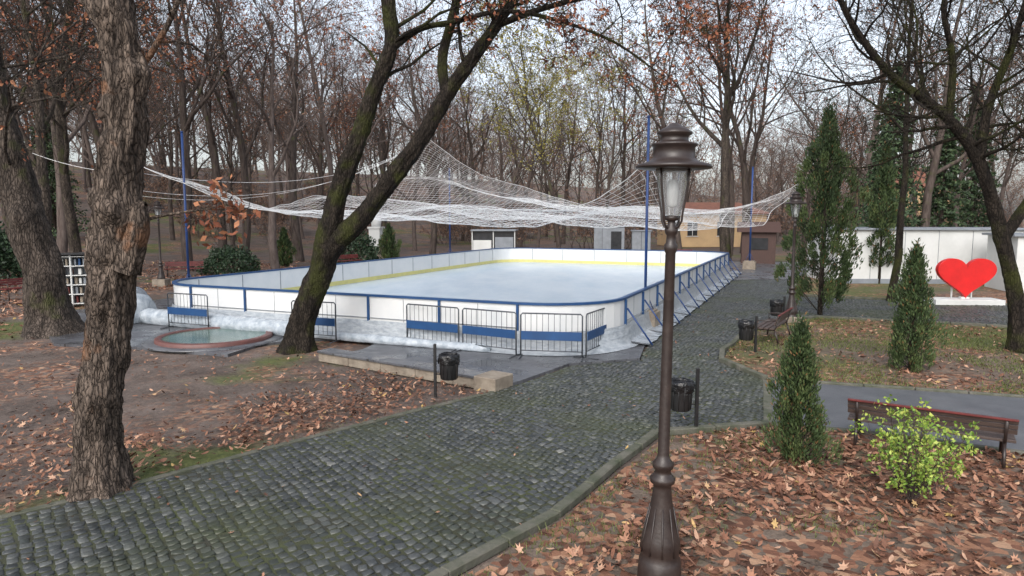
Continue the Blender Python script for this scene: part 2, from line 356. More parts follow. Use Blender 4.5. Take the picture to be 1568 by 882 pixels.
# ------------------------------------------------------------------ leaves on ground
LT=[(1,0),(.42,.2),(.55,.72),(.12,.42),(-.35,.75),(-.3,.25),(-.85,.12),(-.85,-.12),(-.3,-.25),(-.35,-.75),(.12,-.42),(.55,-.72),(.42,-.2)]
LO=[(1,0),(.7,.28),(.3,.42),(-.2,.4),(-.6,.28),(-.95,.05),(-.95,-.05),(-.6,-.28),(-.2,-.42),(.3,-.4),(.7,-.25)]
def litter1(name,X,Y,size,zb,mk,zf,shape):
    N=len(X); S=np.array(shape); n=len(S)
    s=np.random.uniform(*size,N); th=np.random.uniform(0,6.283,N); t1=np.random.normal(0,.4,N); t2=np.random.normal(0,.4,N); cu=np.random.uniform(-.4,1.1,N)
    lx=np.concatenate([[0],S[:,0]])[None]*s[:,None]; ly=np.concatenate([[0],S[:,1]])[None]*s[:,None]*np.random.uniform(.6,1,N)[:,None]
    lz=(ly**2+.5*lx**2)/s[:,None]*cu[:,None]+lx*np.sin(t1)[:,None]+ly*np.sin(t2)[:,None]
    lz-=lz.min(1,keepdims=True)
    zz=(np.random.uniform(0,.018,N)+zb) if zf is None else zf
    x=X[:,None]+lx*np.cos(th)[:,None]-ly*np.sin(th)[:,None]; y=Y[:,None]+lx*np.sin(th)[:,None]+ly*np.cos(th)[:,None]
    V=np.stack([x,y,lz+zz[:,None]],2).reshape(-1,3)
    F=np.array([[0,1+i,1+(i+1)%n] for i in range(n)]); FF=((np.arange(N)*(n+1))[:,None,None]+F[None]).reshape(-1,3)
    return np_obj(name,V,FF,mk,rnd=np.repeat(np.random.uniform(0,1,N)**1.2,n))
def litter(name,X,Y,size=(.035,.065),zb=.01,mk='litter',zf=None):
    h=np.random.rand(len(X))<.45
    litter1(name,X[h],Y[h],size,zb,mk,None if zf is None else zf[h],LT); litter1(name,X[~h],Y[~h],size,zb,mk,None if zf is None else zf[~h],LO)
def nmask(X,Y,s,seed):
    return np.array([noise.fractal(Vector((x*s,y*s,seed)),1,2,4) for x,y in zip(X,Y)])
def scatter(n,x0,x1,y0,y1): return np.random.uniform(x0,x1,n),np.random.uniform(y0,y1,n)
xa,ya=scatter(19000,-1,12,3.5,10.4); kk=inpoly(xa,ya,BED); xa,ya=xa[kk],ya[kk]
de=edgedist(xa,ya,RIGHTE); mk=nmask(xa,ya,.7,2.)
kk=(np.random.rand(len(xa))<np.clip(.06+de*.33+mk*1.5,.05,.95)); xa,ya=xa[kk],ya[kk]
xb,yb=scatter(46000,-14,1,4,18.5)
PL=LEFT+[(-4.3,15.24),(-3.6,16.2),(-6.6,15.6),(-9.6,16.6),(-11.5,16.9),(-14,18),(-16,18),(-16,4)]
kk=inpoly(xb,yb,PL); xb,yb=xb[kk],yb[kk]
de=edgedist(xb,yb,LEFT[1:]); mk=nmask(xb,yb,.45,7.)
pr=np.clip(1.05-np.abs(de-.9)*.4+mk*1.1,.0,1)*.8+.06; pr=np.where(de<.25,pr*.5,pr)
kk=np.random.rand(len(xb))<pr; xb,yb=xb[kk],yb[kk]
xc,yc=scatter(9000,4.5,24,8,21.5); kk=inpoly(xc,yc,ISL); xc,yc=xc[kk],yc[kk]; mk=nmask(xc,yc,.5,4.); kk=np.random.rand(len(xc))<np.clip(.6+mk*1.3,.06,1); xc,yc=xc[kk],yc[kk]
litter('fallen_leaves',xa,ya,size=(.038,.066)); litter('fallen_leaves',xb,yb,size=(.032,.06))
litter('fallen_leaves',xc,yc,zb=.035)
xd,yd=scatter(1500,-9,12,4,26); kk=inpoly(xd,yd,COB)&(np.random.rand(len(xd))<.5); litter('fallen_leaves',xd[kk],yd[kk],zb=.025,size=(.02,.045))
xe,ye=scatter(30000,-40,-10,17,50); kk=~inpoly(xe,ye,PLZ); xe,ye=xe[kk],ye[kk]; mk=nmask(xe,ye,.2,1.); kk=np.random.rand(len(xe))<np.clip(.5+mk*1.4,.0,1); xe,ye=xe[kk],ye[kk]
litter('fallen_leaves',xe,ye,zf=np.array([hh(x,y)+.01 for x,y in zip(xe,ye)]),size=(.06,.1))

def grass(name,X,Y,h=(.03,.08),z0=0.,w=.006):
    N=len(X); th=np.random.uniform(0,6.28,N); H=np.random.uniform(*h,N); le=np.random.normal(0,.5,(N,2))*H[:,None]
    V=np.stack([np.stack([X-np.cos(th)*w,Y-np.sin(th)*w,np.full(N,z0)],1),np.stack([X+np.cos(th)*w,Y+np.sin(th)*w,np.full(N,z0)],1),np.stack([X+le[:,0],Y+le[:,1],z0+H],1)],1).reshape(-1,3)
    F=np.arange(3*N).reshape(-1,3); np_obj(name,V,F,'grassblade',rnd=np.random.rand(N))
xg,yg=scatter(60000,-1,10,3.5,10.4); kk=inpoly(xg,yg,BED); xg,yg=xg[kk],yg[kk]; de=edgedist(xg,yg,RIGHTE); mk=nmask(xg,yg,1.1,12.)
kk=np.random.rand(len(xg))<np.clip(.6-de*.4+mk*1.4,0,1); grass('grass',xg[kk],yg[kk])
xg,yg=scatter(80000,4.5,20,9,21.5); kk=inpoly(xg,yg,ISL); xg,yg=xg[kk],yg[kk]; mk=nmask(xg,yg,.5,4.); kk=np.random.rand(len(xg))<np.clip(.5-mk*1.8,0.01,1)
grass('grass',xg[kk],yg[kk],z0=.03,w=.009)
xg,yg=scatter(26000,-9,0,4,13); kk=inpoly(xg,yg,PL); xg,yg=xg[kk],yg[kk]; de=edgedist(xg,yg,LEFT); kk=np.random.rand(len(xg))<np.clip(.9-de*3.2,0,1)
grass('grass',xg[kk],yg[kk],h=(.02,.05))
b=MB(); random.seed(44)
for k in range(170):
    x,y=(U(-12,-2),U(7,17)) if k<110 else (U(1,9),U(4.5,9))
    if not inpoly(np.array([x]),np.array([y]),PL if k<110 else BED)[0]: continue
    a=U(0,6.28); L_=U(.1,.5); m_=(x+math.cos(a)*L_/2,y+math.sin(a)*L_/2,.02); b.tube([(x,y,.012),m_,(x+math.cos(a+.3)*L_,y+math.sin(a+.3)*L_,.015)],[.006,.005,.002],'bark_far',4)
b.obj('fallen_twigs')

# ------------------------------------------------------------------ rink
W_=Vector((.916,-.401,0)); R_=Vector((.401,.916,0)); A_=Vector((-11.3,20.9,0)); RW,RL,RR=14.5,27,2.0
def rr_path(off=0,n=10,step=1.0):
    pts=[]; r=RR+off
    cs=[(RR,RR,180),(RW-RR,RR,270),(RW-RR,RL-RR,0),(RR,RL-RR,90)]
    for cx,cy,a0 in cs:
        for i in range(n+1):
            a=math.radians(a0+90*i/n); pts.append(A_+W_*(cx+r*math.cos(a))+R_*(cy+r*math.sin(a)))
    return pts
def ring(b,prof,k):
    loops=[]
    for off,z in prof: loops.append([(p.x,p.y,z) for p in rr_path(off)])
    n=len(loops[0]); m=len(loops); v=[q for l in loops for q in l]; f=[]
    for i in range(m):
        i2=(i+1)%m
        for j in range(n): j2=(j+1)%n; f.append([i*n+j,i*n+j2,i2*n+j2,i2*n+j])
    b.add(v,f,k)
b=MB()
ring(b,[(-.03,.1),(.03,.1),(.03,1.17),(-.03,1.17)],'white')
ring(b,[(-.05,1.172),(.07,1.172),(.07,1.225),(-.05,1.225)],'blue')
ring(b,[(-.04,.28),(-.032,.28),(-.032,.46),(-.04,.46)],'yellow')
ring(b,[(.032,.05),(.06,.05),(.06,.13),(.032,.13)],'blue')
pp=[(p.x,p.y,.262) for p in rr_path(-.03)]; b.add(pp,[list(range(len(pp)))],'ice')
pth=rr_path(.0); pth.append(pth[0])
for p,q in zip(pth[:-1],pth[1:]):
    L=(q-p).length
    if L<1: continue
    n=round(L/1.95); d=(q-p)/n; a=math.atan2(d.y,d.x); nrm=Vector((d.y,-d.x,0)).normalized()
    for i in range(n+1):
        c=p+d*i
        o=c+nrm*.06; b.box((o.x,o.y,.62),(.06,.06,1.1),'blue',rz=a)
        o=c-nrm*.036; b.box((o.x,o.y,.8),(.03,.012,.68),'grey',rz=a)
        if i<n:
            o=c+d*.5+nrm*.034; b.box((o.x,o.y,.65),(.012,.01,1.0),'grey',rz=a)
        if (nrm.dot(W_)>.9):
            s=c+nrm*.1; e=c+nrm*.75; b.tube([(s.x,s.y,.95),(e.x,e.y,.06)],.022,'bluepole',6); b.tube([(s.x,s.y,.12),(e.x,e.y,.06)],.02,'galv',6)
    o0=p+nrm*.05;o1=q+nrm*.05; b.tube([(o0.x,o0.y,.62),(o1.x,o1.y,.62)],.012,'grey',5)
rink=b.obj('ice_rink')
def skirt(name,pts,prof,k,amp=.06,step=.12):
    P=[];
    for p,q in zip(pts[:-1],pts[1:]):
        L=(q-p).length; n=max(1,int(L/step))
        for i in range(n): P.append(p+(q-p)*(i/n))
    P.append(pts[-1]); b=MB(); v=[]; m=len(prof)
    for i,p in enumerate(P):
        t=(P[min(i+1,len(P)-1)]-P[max(i-1,0)]).normalized(); nr=Vector((t.y,-t.x,0))
        for j,(o,z) in enumerate(prof):
            nz=noise.noise(Vector((i*step*1.8,j*1.3,1)))*amp+noise.noise(Vector((i*step*6,j*3,5)))*amp*.5
            q=p+nr*(o+nz); v.append((q.x,q.y,max(.052,z+nz*.8 if z>.07 else z)))
    f=[[i*m+j,(i+1)*m+j,(i+1)*m+j+1,i*m+j+1] for i in range(len(P)-1) for j in range(m-1)]
    b.add(v,f,k,True); return b.obj(name)
rp_=rr_path(.08)
skirt('plastic_sheeting',[rp_[0]]+rp_[2:23],[(.0,.56),(.03,.45),(.06,.3),(.09,.18),(.16,.08),(.3,.055)],'foil',.025)
skirt('plastic_sheeting',[A_+W_*(RW+.1)+R_*2,A_+W_*(RW+.1)+R_*RL],[(.02,.16),(.15,.1),(.35,.07),(.55,.055)],'plastic',.04)
def roll(name,pts,rad,k):
    b=MB(); P=[]
    for p,q in zip(pts[:-1],pts[1:]):
        n=int((Vector(q)-Vector(p)).length/.04)+1
        for i in range(n): P.append((Vector(p)+(Vector(q)-Vector(p))*i/n))
    P.append(Vector(pts[-1])); n=44; v=[]
    for i,p in enumerate(P):
        t=(P[min(i+6,len(P)-1)]-P[max(i-6,0)]).normalized(); x=Vector((0,0,1)); y=t.cross(x).normalized()
        e=min(1,(i+.2)/7,(len(P)-1-i+.2)/7); e=math.sqrt(max(0,1-(1-e)**2))
        for j in range(n):
            a=2*math.pi*j/n; s_=i*.04
            wr=abs(noise.noise(Vector((s_*2.6,math.cos(a)*1.2+s_*.6,math.sin(a)*1.2))))*.1+abs(noise.noise(Vector((s_*9,math.cos(a)*1.2,math.sin(a)*1.2))))*.07
            r=rad*e*(1.0-wr+.12*noise.noise(Vector((s_*.9,3,1))))
            q=p+(x*math.sin(a)+y*math.cos(a))*r; v.append((q.x,q.y,max(.05,q.z)))
    f=[[i*n+j,i*n+(j+1)%n,(i+1)*n+(j+1)%n,(i+1)*n+j] for i in range(len(P)-1) for j in range(n)]
    b.add(v,f,k,True); return b.obj(name)
roll('plastic_sheet_roll',[(-12.6,22.6,.42),(-12.1,21.2,.42),(-11.6,20.6,.4),(-11.0,20.35,.35)],.55,'plastic')
roll('plastic_sheet_roll',[(-11.1,20.35,.25),(-9.5,19.65,.22),(-6.8,18.5,.2),(-5.6,17.95,.2)],.27,'plastic')
roll('plastic_sheet_roll',[(-6.2,18.25,.12),(-3.5,17.05,.12),(-.5,15.85,.1)],.13,'plastic')

def barrier(p,q,h=1.05,band=True):
    b=MB(); p=Vector((*p,0));q=Vector((*q,0)); d=(q-p); L=d.length; u=d/L; nr=Vector((u.y,-u.x,0)); z0=.06
    def pt(s,z,o=0): c=p+u*s+nr*o; return (c.x,c.y,z)
    b.tube([pt(.03,z0),pt(.03,h-.04),pt(.07,h),pt(L-.07,h),pt(L-.03,h-.04),pt(L-.03,z0)],.017,'galv',8)
    b.tube([pt(.03,.2),pt(L-.03,.2)],.013,'galv',6)
    n=int(L/.13)
    for i in range(1,n): b.tube([pt(L*i/n,.2),pt(L*i/n,h)],.0065,'galv',5)
    for s in(.03,L-.03): b.tube([pt(s,.2),pt(s,.07,.0),pt(s,.06,-.3)],.016,'galv',6); b.tube([pt(s,.2),pt(s,.07),pt(s,.06,.3)],.016,'galv',6)
    if band:
        c=p+u*L/2; a=math.atan2(u.y,u.x)
        c=c+nr*.03; b.box((c.x,c.y,.55),(L-.08,.02,.2),'blue',rz=a)
    return b.obj('crowd_barrier')
barrier((-9.9,19.45),(-8.45,18.85)); barrier((-5.75,17.6),(-4.45,17.15))
barrier((-2.66,16.95),(-1.25,16.15)); barrier((-1.2,16.12),(.12,15.35)); barrier((.17,15.3),(1.6,15.05)); barrier((1.65,15.08),(2.6,16.9))

def pole(x,y,h,r=.045,plinth=True):
    b=MB()
    if plinth:
        b.box((x,y,.25),(.75,.75,.5),'stone',rz=-.41); b.box((x,y,.53),(.6,.6,.06),'stone',rz=-.41)
    b.tube([(x,y,.05),(x,y,h)],r,'bluepole',12); b.lathe([(.0,.0),(r*1.3,.0),(r*1.3,.04),(0,.06)],(x,y,h),'bluepole',12)
    for a in range(4):
        an=a*math.pi/2; b.tube([(x+.25*math.cos(an),y+.25*math.sin(an),.55),(x,y,1.1)],.015,'bluepole',5)
    return b.obj('blue_net_pole')
pole(-12.5,26.3,6.4); pole(3.85,19.6,6.0,.04); pole(14.6,41.9,6.2,.05); pole(-4.4,48.5,6.6,.05)
anch=[(-14.3,26.4,4.9),(3.85,19.6,4.6),(17.0,41.0,4.9),(-5.6,46,8.3)]; lam=[3.0,2.2,2.6,6.5]
def netpt(u,v):
    a,b_,c,d=[Vector(q) for q in anch]
    bow=.07
    uu=u+(.5-u)*bow*4*v*(1-v); vv=v+(.5-v)*bow*4*u*(1-u)
    uu+=.015*noise.noise(Vector((u*7,v*9,0))); vv+=.015*noise.noise(Vector((u*8,v*6,5)))
    p=(a*(1-uu)+b_*uu)*(1-vv)+(d*(1-uu)+c*uu)*vv
    z=2.85+.5*noise.noise(Vector((u*5,v*6,3)))+.34*math.sin(v*19+u*4)*math.sin(math.pi*v)+.07*noise.noise(Vector((u*26,v*30,8)))
    for q,l in zip(anch,lam):
        dd=math.hypot(p.x-q[0],p.y-q[1]); z+=(q[2]-2.85)*math.exp(-dd/l)
    e=min(u,v,1-v); z+=.15*math.exp(-e*18)
    return Vector((p.x,p.y,z))
nu,nv=66,96; G=[[netpt(i/nu,j/nv) for j in range(nv+1)] for i in range(nu+1)]
vs=[];fs=[]
def strand(p,q,r):
    d=(q-p).normalized(); x=d.orthogonal().normalized(); y=d.cross(x); o=len(vs)
    for s in(p,q):
        for a in(0,2.094,4.189): t=s+(x*math.cos(a)+y*math.sin(a))*r; vs.append((t.x,t.y,t.z))
    for j in range(3): fs.append((o+j,o+(j+1)%3,o+3+(j+1)%3,o+3+j))
for i in range(nu+1):
    for j in range(nv+1):
        ed=(j in(0,nv)); ed2=(i in(0,nu))
        if i<nu: strand(G[i][j],G[i+1][j],.015 if ed else .006)
        if j<nv: strand(G[i][j],G[i][j+1],.015 if ed2 else .006)
for p,q,s_ in [((-5.6,46,8.3),(-22,40,4.5),1.6),((-5.6,46,8.3),(-14.3,26.4,4.9),1.3),((-5.6,46,8.3),(-18,33,4.5),1.5),((-14.3,26.4,4.9),(-18,26,5.6),.2)]:
    p=Vector(p);q=Vector(q)
    for i in range(24):
        a=i/24;c=(i+1)/24; f_=lambda t:p.lerp(q,t)-Vector((0,0,s_*4*t*(1-t))); strand(f_(a),f_(c),.01)
np_obj('safety_net',np.array(vs),np.array(fs),'net')

b=MB(); n=64; PX,PY=-7.75,17.6
b.lathe([(1.42,.0),(1.42,.12),(1.39,.14),(1.27,.14),(1.25,.12),(1.25,.05)],(PX,PY,.02),'poolred',n)
b.lathe([(1.7,.0),(1.7,.03),(1.42,.035)],(PX,PY,.03),'slab',n)
b.add([(PX+1.26*math.cos(2*math.pi*i/n),PY+1.26*math.sin(2*math.pi*i/n),.13) for i in range(n)],[list(range(n))],'pool')
b.obj('round_fountain_pool')

# ------------------------------------------------------------------ street furniture
def lamp(x,y,hi=True,lean=0):
    b=MB(); n=28 if hi else 14; c=(0,0,0)
    b.lathe([(0,0),(.19,0),(.19,.10),(.18,.22),(.155,.25),(.17,.30),(.175,.36),(.16,.42),(.125,.55),(.095,.72),(.077,.86),(.077,.89),(.105,.91),(.11,.95),(.077,.98),(.066,1.02),(.088,1.04),(.092,1.08),(.06,1.12),(.05,1.16),(.046,2.2),(.042,2.9),(.056,2.93),(.056,2.97),(.042,2.99),(.038,3.05),(.052,3.07),(.056,3.10),(.035,3.14),(.028,3.18),(0,3.2)],c,'lampiron',n)
    for k in range(10):
        a=k*math.pi/5; b.tube([(.177*math.cos(a),.177*math.sin(a),.29),(.163*math.cos(a),.163*math.sin(a),.4),(.102*math.cos(a),.102*math.sin(a),.7)],.008,'lampiron',5)
    for k in range(4):
        a=k*math.pi/2+.5; r=[.02,.07,.1,.108,.13,.155,.16]; z=[3.1,3.12,3.17,3.24,3.35,3.5,3.6]
        b.tube([(rr*math.cos(a),rr*math.sin(a),zz) for rr,zz in zip(r,z)],.01,'lampiron',6)
    b.lathe([(.045,3.2),(.07,3.215),(.075,3.24),(.11,3.4),(.15,3.6)],c,'glass',n)
    b.lathe([(0,3.16),(.06,3.18),(.06,3.215),(0,3.225)],c,'lampiron',n)
    b.lathe([(0,3.28),(.04,3.3),(.045,3.42),(.04,3.5),(0,3.52)],c,'whitepaint',12)
    b.lathe([(.15,3.6),(.31,3.605),(.315,3.62),(.3,3.635),(.21,3.66),(.17,3.69),(.172,3.78),(.19,3.79),(.19,3.805),(.13,3.82),(.115,3.83),(.115,3.87),(.145,3.885),(.145,3.9),(.1,3.93),(.06,3.95),(.03,3.975),(0,3.98)],c,'lampiron',n)
    o=b.obj('street_lamp',(x,y,0)); o.rotation_euler=(0,lean,.2); return o
lamp(1.30,5.74,lean=.012); lamp(8.5,20.6,False); lamp(-16.5,32,False)
b=MB(); b.box((0,0,.11),(.5,.5,.2),'stone'); b.obj('lamp_plinth',(8.5,20.6,0)); 
b=MB(); b.box((0,0,.15),(.6,.6,.35),'stone'); b.obj('lamp_plinth',(-16.5,32,0)); 

def bin_(x,y,side=1,rz=0,h=.97):
    b=MB(); b.box((0,0,h/2),(.05,.05,h),'black'); 
    cx=.25*side; n=18
    b.lathe([(0,.34),(.14,.34),(.15,.36),(.17,.72),(.172,.74),(.16,.74),(.15,.5),(0,.45)],(cx,0,0),'black',n)
    for k in range(12):
        a=k*math.pi/6; b.tube([(cx+.152*math.cos(a),.152*math.sin(a),.36),(cx+.176*math.cos(a),.176*math.sin(a),.72)],.006,'black',4)
    v=[];m=30; pr=[(.15,.76),(.168,.79),(.185,.775),(.19,.72),(.186,.66),(.18,.62)]
    for i,(r,z) in enumerate(pr):
        for j in range(m):
            a=2*math.pi*j/m; w=.018*noise.noise(Vector((j*.9,i*.8,x)))*(1+i*.3); zz=.03*noise.noise(Vector((j*.5,i*.3,y+4)))
            v.append((cx+(r+w)*math.cos(a),(r+w)*math.sin(a),z+zz))
    b.add(v,[[i*m+j,i*m+(j+1)%m,(i+1)*m+(j+1)%m,(i+1)*m+j] for i in range(len(pr)-1) for j in range(m)],'bag',True)
    b.lathe([(.15,.755),(.08,.7),(0,.68)],(cx,0,0),'bag',n)
    b.tube([(0,0,.66),(cx*.4,0,.66)],.012,'black',6); b.tube([(0,0,.42),(cx*.4,0,.42)],.012,'black',6)
    return b.obj('litter_bin',(x,y,0),rz)
bin_(2.77,10.0,-1,.1); bin_(-1.37,11.95,1,-.1); bin_(5.75,15.9,-1,.2,.9); bin_(8.0,19.9,-1,.2,.9)

def bench(x,y,rz,L=1.9,h=.8,seat=.44,k='wood',edge=None,back=True):
    b=MB()
    for i in range(4): b.box((0,-.2+.13*i,seat),(L,.11,.035),k)
    if back:
        for i in range(3):
            z=seat+.1+(h-seat-.1)*(i+.5)/3; b.box((0,.27+.03*i,z),(L,.03,(h-seat-.1)/3-.012),k,rx=-.18)
        b.box((0,.355,h-.01),(L,.05,.025),edge or k)
    for s in(-L/2+.12,L/2-.12):
        b.tube([(s,-.24,.01),(s,-.2,seat-.04),(s,.24,seat-.04),(s,.36,h-.03)],.022,'lampiron',7)
        b.tube([(s,.36,.01),(s,.24,seat-.04)],.022,'lampiron',7)
        b.tube([(s,-.24,.02),(s,.34,.02)],.018,'lampiron',6)
        b.tube([(s,-.2,seat-.03),(s,-.22,seat+.18),(s,.27,seat+.2)],.016,'lampiron',6)
    return b.obj('park_bench',(x,y,0),rz)
bench(5.75,9.2,math.radians(-32)+math.pi,L=1.95,h=.66,seat=.34,edge='redwood')
bench(6.75,17.6,math.radians(58)+math.pi,L=1.8,edge='redwood')
bench(-19.3,27,1.2,k='redwood'); bench(-19,31.5,.3,k='redwood'); bench(-17.8,37,.4,k='redwood')
bench(-10.5,44,.9,k='redwood'); bench(12.6,51,0,k='redwood')

# heart
b=MB(); pts=[]
for i in range(80):
    t=2*math.pi*i/80; hx=16*math.sin(t)**3; hy=13*math.cos(t)-5*math.cos(2*t)-2*math.cos(3*t)-math.cos(4*t); pts.append((hx/32*2.05,(hy+17)/29*1.5))
n=len(pts); v=[(x,-.1,z) for x,z in pts]+[(x*.985,-.115,.012+z*.985) for x,z in pts]+[(x,.1,z) for x,z in pts]
f=[list(range(n,2*n))]+[[i,(i+1)%n,n+(i+1)%n,n+i] for i in range(n)]+[[i,(i+1)%n,2*n+(i+1)%n,2*n+i] for i in range(n)]+[list(range(2*n,3*n))]
b.add(v,f,'red'); b.box((0,0,-.1),(2.4,.9,.2),'whitepaint'); b.box((0,.0,.02),(.3,.2,.1),'whitepaint')
b.box((-.35,.2,.35),(.05,.05,.7),'whitepaint'); b.box((.35,.2,.35),(.05,.05,.7),'whitepaint')
b.obj('red_heart_sculpture',(16.8,25.2,.2),-.1)

b=MB(); b.box((0,0,1.3),(9.4,4,2.6),'whitepaint'); b.box((0,0,2.64),(9.7,4.3,.1),'grey'); b.box((0,-2.01,.12),(9.42,.05,.24),'grey')
for i in range(1,6): b.box((-4.7+9.4*i/6,-2.008,1.35),(.02,.02,2.4),'grey')
b.box((2.9,-2.03,1.5),(1.0,.05,.8),'dark'); b.box((-4.1,.2,2.75),(.7,.6,.15),'grey')
b.obj('white_pavilion',(20.6,34.8,0),-.06)
b=MB(); b.box((0,0,1.2),(5,3,2.4),'whitepaint'); b.box((0,0,2.45),(5.4,3.3,.1),'grey'); b.box((-.8,-1.52,1.1),(.9,.05,2),'grey')
b.obj('white_kiosk',(24.0,29.5,0),-.25)

def house(x,y,w,d,h,rh,k,rz=0,st=2,name='rendered_house'):
    b=MB(); b.box((0,0,h/2),(w,d,h),k)
    ov=.5; v=[(-w/2-ov,-d/2-ov,h),(w/2+ov,-d/2-ov,h),(w/2+ov,d/2+ov,h),(-w/2-ov,d/2+ov,h),(-w/2+d*.25,0,h+rh),(w/2-d*.25,0,h+rh)]
    b.add(v,[[0,1,5,4],[1,2,5],[2,3,4,5],[3,0,4],[3,2,1,0]],'roof')
    n=int(w/2.6)
    for s in range(st):
        for i in range(n):
            cx=-w/2+w*(i+.5)/n; z=h*(s+.55)/st; b.box((cx,-d/2-.01,z),(1.1,.06,1.5),'dark'); b.box((cx,-d/2-.03,z-.82),(1.3,.14,.08),'whitepaint')
            b.box((cx,-d/2-.05,z),(.06,.04,1.5),'whitepaint')
    b.box((w*.2,0,h+rh*.8),(.7,.7,1.6),'ochre')
    return b.obj(name,(x,y,hh(x,y)),rz)
house(64,112,14,10,7.6,3.5,'ochre',-.3,3); house(22.5,78,10,7,3.6,1.3,'ochre',.1,1)
b=MB(); b.box((0,0,1.1),(2.2,2,2.2),'brownwood'); b.add([(-1.4,-1.3,2.2),(1.4,-1.3,2.2),(1.4,1.3,2.2),(-1.4,1.3,2.2),(-1.4,0,2.9),(1.4,0,2.9)],[[0,1,5,4],[2,3,4,5],[0,4,3],[1,2,5],[3,2,1,0]],'brownwood')
b.box((0,-1.02,1.4),(1.2,.05,.8),'dark'); b.obj('timber_hut',(17.2,47.8,0),-.3)
b=MB(); b.box((0,0,1.3),(3.4,2.2,1.5),'dark'); b.box((-.9,-1.2,.7),(1.5,.3,1.3),'whitepaint'); b.box((.9,-1.2,.85),(1.5,.3,1.5),'grey'); b.box((0,-.1,2.15),(3.7,2.6,.12),'grey')
for s in(-1.75,0,1.75): b.box((s,-1.2,1.1),(.08,.08,2.1),'whitepaint')
b.obj('ticket_booth',(-1.4,57,0),-.1)
b=MB(); b.box((0,0,1.2),(2.6,1.4,2.4),'grey'); b.box((0,0,2.45),(2.8,1.6,.1),'dark'); b.box((-.6,-.71,1.2),(.02,.04,2.1),'dark'); b.box((.6,-.71,1.2),(.9,.04,1.6),'dark'); b.obj('utility_cabinet',(8.5,60,0),-.1)
b=MB(); b.box((0,0,1.0),(1.6,1.0,2.0),'grey'); b.box((0,0,2.05),(1.8,1.2,.1),'grey'); b.box((0,-.51,1.1),(.03,.03,1.7),'dark'); b.obj('utility_cabinet',(11.3,60,0),-.1)
b=MB(); b.box((0,0,.3),(2.6,2.6,.6),'stone'); b.box((0,0,.75),(1.9,1.9,.3),'stone'); b.box((0,0,1.6),(.9,.9,1.5),'whitepaint'); b.box((0,0,2.4),(1.05,1.05,.14),'whitepaint')
b.lathe([(0,2.47),(.36,2.47),(.38,2.7),(.42,2.95),(.3,3.15),(.12,3.22),(.11,3.32),(.17,3.42),(.19,3.58),(.14,3.75),(0,3.82)],(0,0,0),'whitepaint',20)
b.obj('bust_monument',(-10.7,54,0),-.2)
b=MB(); b.box((0,.2,.95),(1.3,.06,1.9),'grey'); b.box((0,0,1.9),(1.5,.6,.07),'dark')
for s in(-.63,0,.63): b.box((s,0,.95),(.05,.4,1.9),'whitepaint')
for i in range(6): b.box((0,0,.1+i*.34),(1.3,.4,.03),'whitepaint')
for i in range(5):
    for j in range(9):
        if R()<.75: b.box((-.55+j*.135,.02,.24+i*.34),(.05+R()*.05,.2,.2+R()*.06),random.choice(['grey','whitepaint','redwood','blue','stone']))
b.obj('book_cabinet',(-15.9,24.6,0),.35)

# ------------------------------------------------------------------ trees
def rv(): 
    return Vector((random.gauss(0,1),random.gauss(0,1),random.gauss(0,1))).normalized()
class Tree(MB):
    def __init__(s,bark,leaf=None,leafp=0,ls=.07,lk=3): super().__init__(); s.bark=bark; s.leaf=leaf; s.lp=leafp; s.ls=ls; s.minr=.006; s.lk=lk
    def leafq(s,p,sz=None):
        sz=(sz or s.ls)*U(.7,1.3); a=rv()*sz; n=rv(); c=a.cross(n).normalized()*sz*.55
        v=[p-a,p+c,p+a,p-c]; s.add([tuple(q) for q in v],[[0,1,2,3]],s.leaf,rnd=R())
    def grow(s,p,d,r,L,lvl,mx,ch,trop=.12,wob=.28,angle=(30,60),sides=(9,6,4,3,3,3),first=.35):
        n=[8,6,5,4,3,3][lvl]; pts=[p.copy()]; rad=[r]; dirs=[d]
        for i in range(n):
            d=(d+rv()*wob*(1 if lvl else .45)+Vector((0,0,1))*trop).normalized(); p=p+d*(L/n); pts.append(p.copy()); dirs.append(d)
            rad.append(max(s.minr,r*(1-.82*(i+1)/n)))
        s.tube(pts,rad,s.bark,sides[lvl],cap=False)
        s.children(pts,rad,dirs,L,lvl,mx,ch,trop,wob,angle,sides,first)
    def children(s,pts,rad,dirs,L,lvl,mx,ch,trop,wob,angle,sides,first,lf=1.):
        n=len(pts)-1
        if lvl<mx:
            K=ch[lvl]
            for j in range(K):
                t=first+(1-first)*(j+R()*.8)/K if lvl==0 else .2+.8*(j+R())/K
                t=min(t,.99); i=int(t*n); fr=t*n-i; q=pts[i].lerp(pts[i+1],fr); rr=rad[i]*(1-fr)+rad[i+1]*fr; dd=dirs[min(i+1,n)]
                az=dd.orthogonal().normalized(); az.rotate(Matrix.Rotation(U(0,6.283),3,dd)); an=math.radians(U(*angle))
                nd=(dd*math.cos(an)+az*math.sin(an)).normalized()
                s.grow(q,nd,max(s.minr,rr*U(.45,.68)),L*lf*U(.38,.62)*(1.1-.35*t),lvl+1,mx,ch,trop*.8,wob,angle,sides)
        if s.leaf and lvl>=mx-1 and R()<s.lp:
            for q in pts[1:]:
                for _ in range(s.lk):
                    if R()<.6: s.leafq(q+rv()*.12)

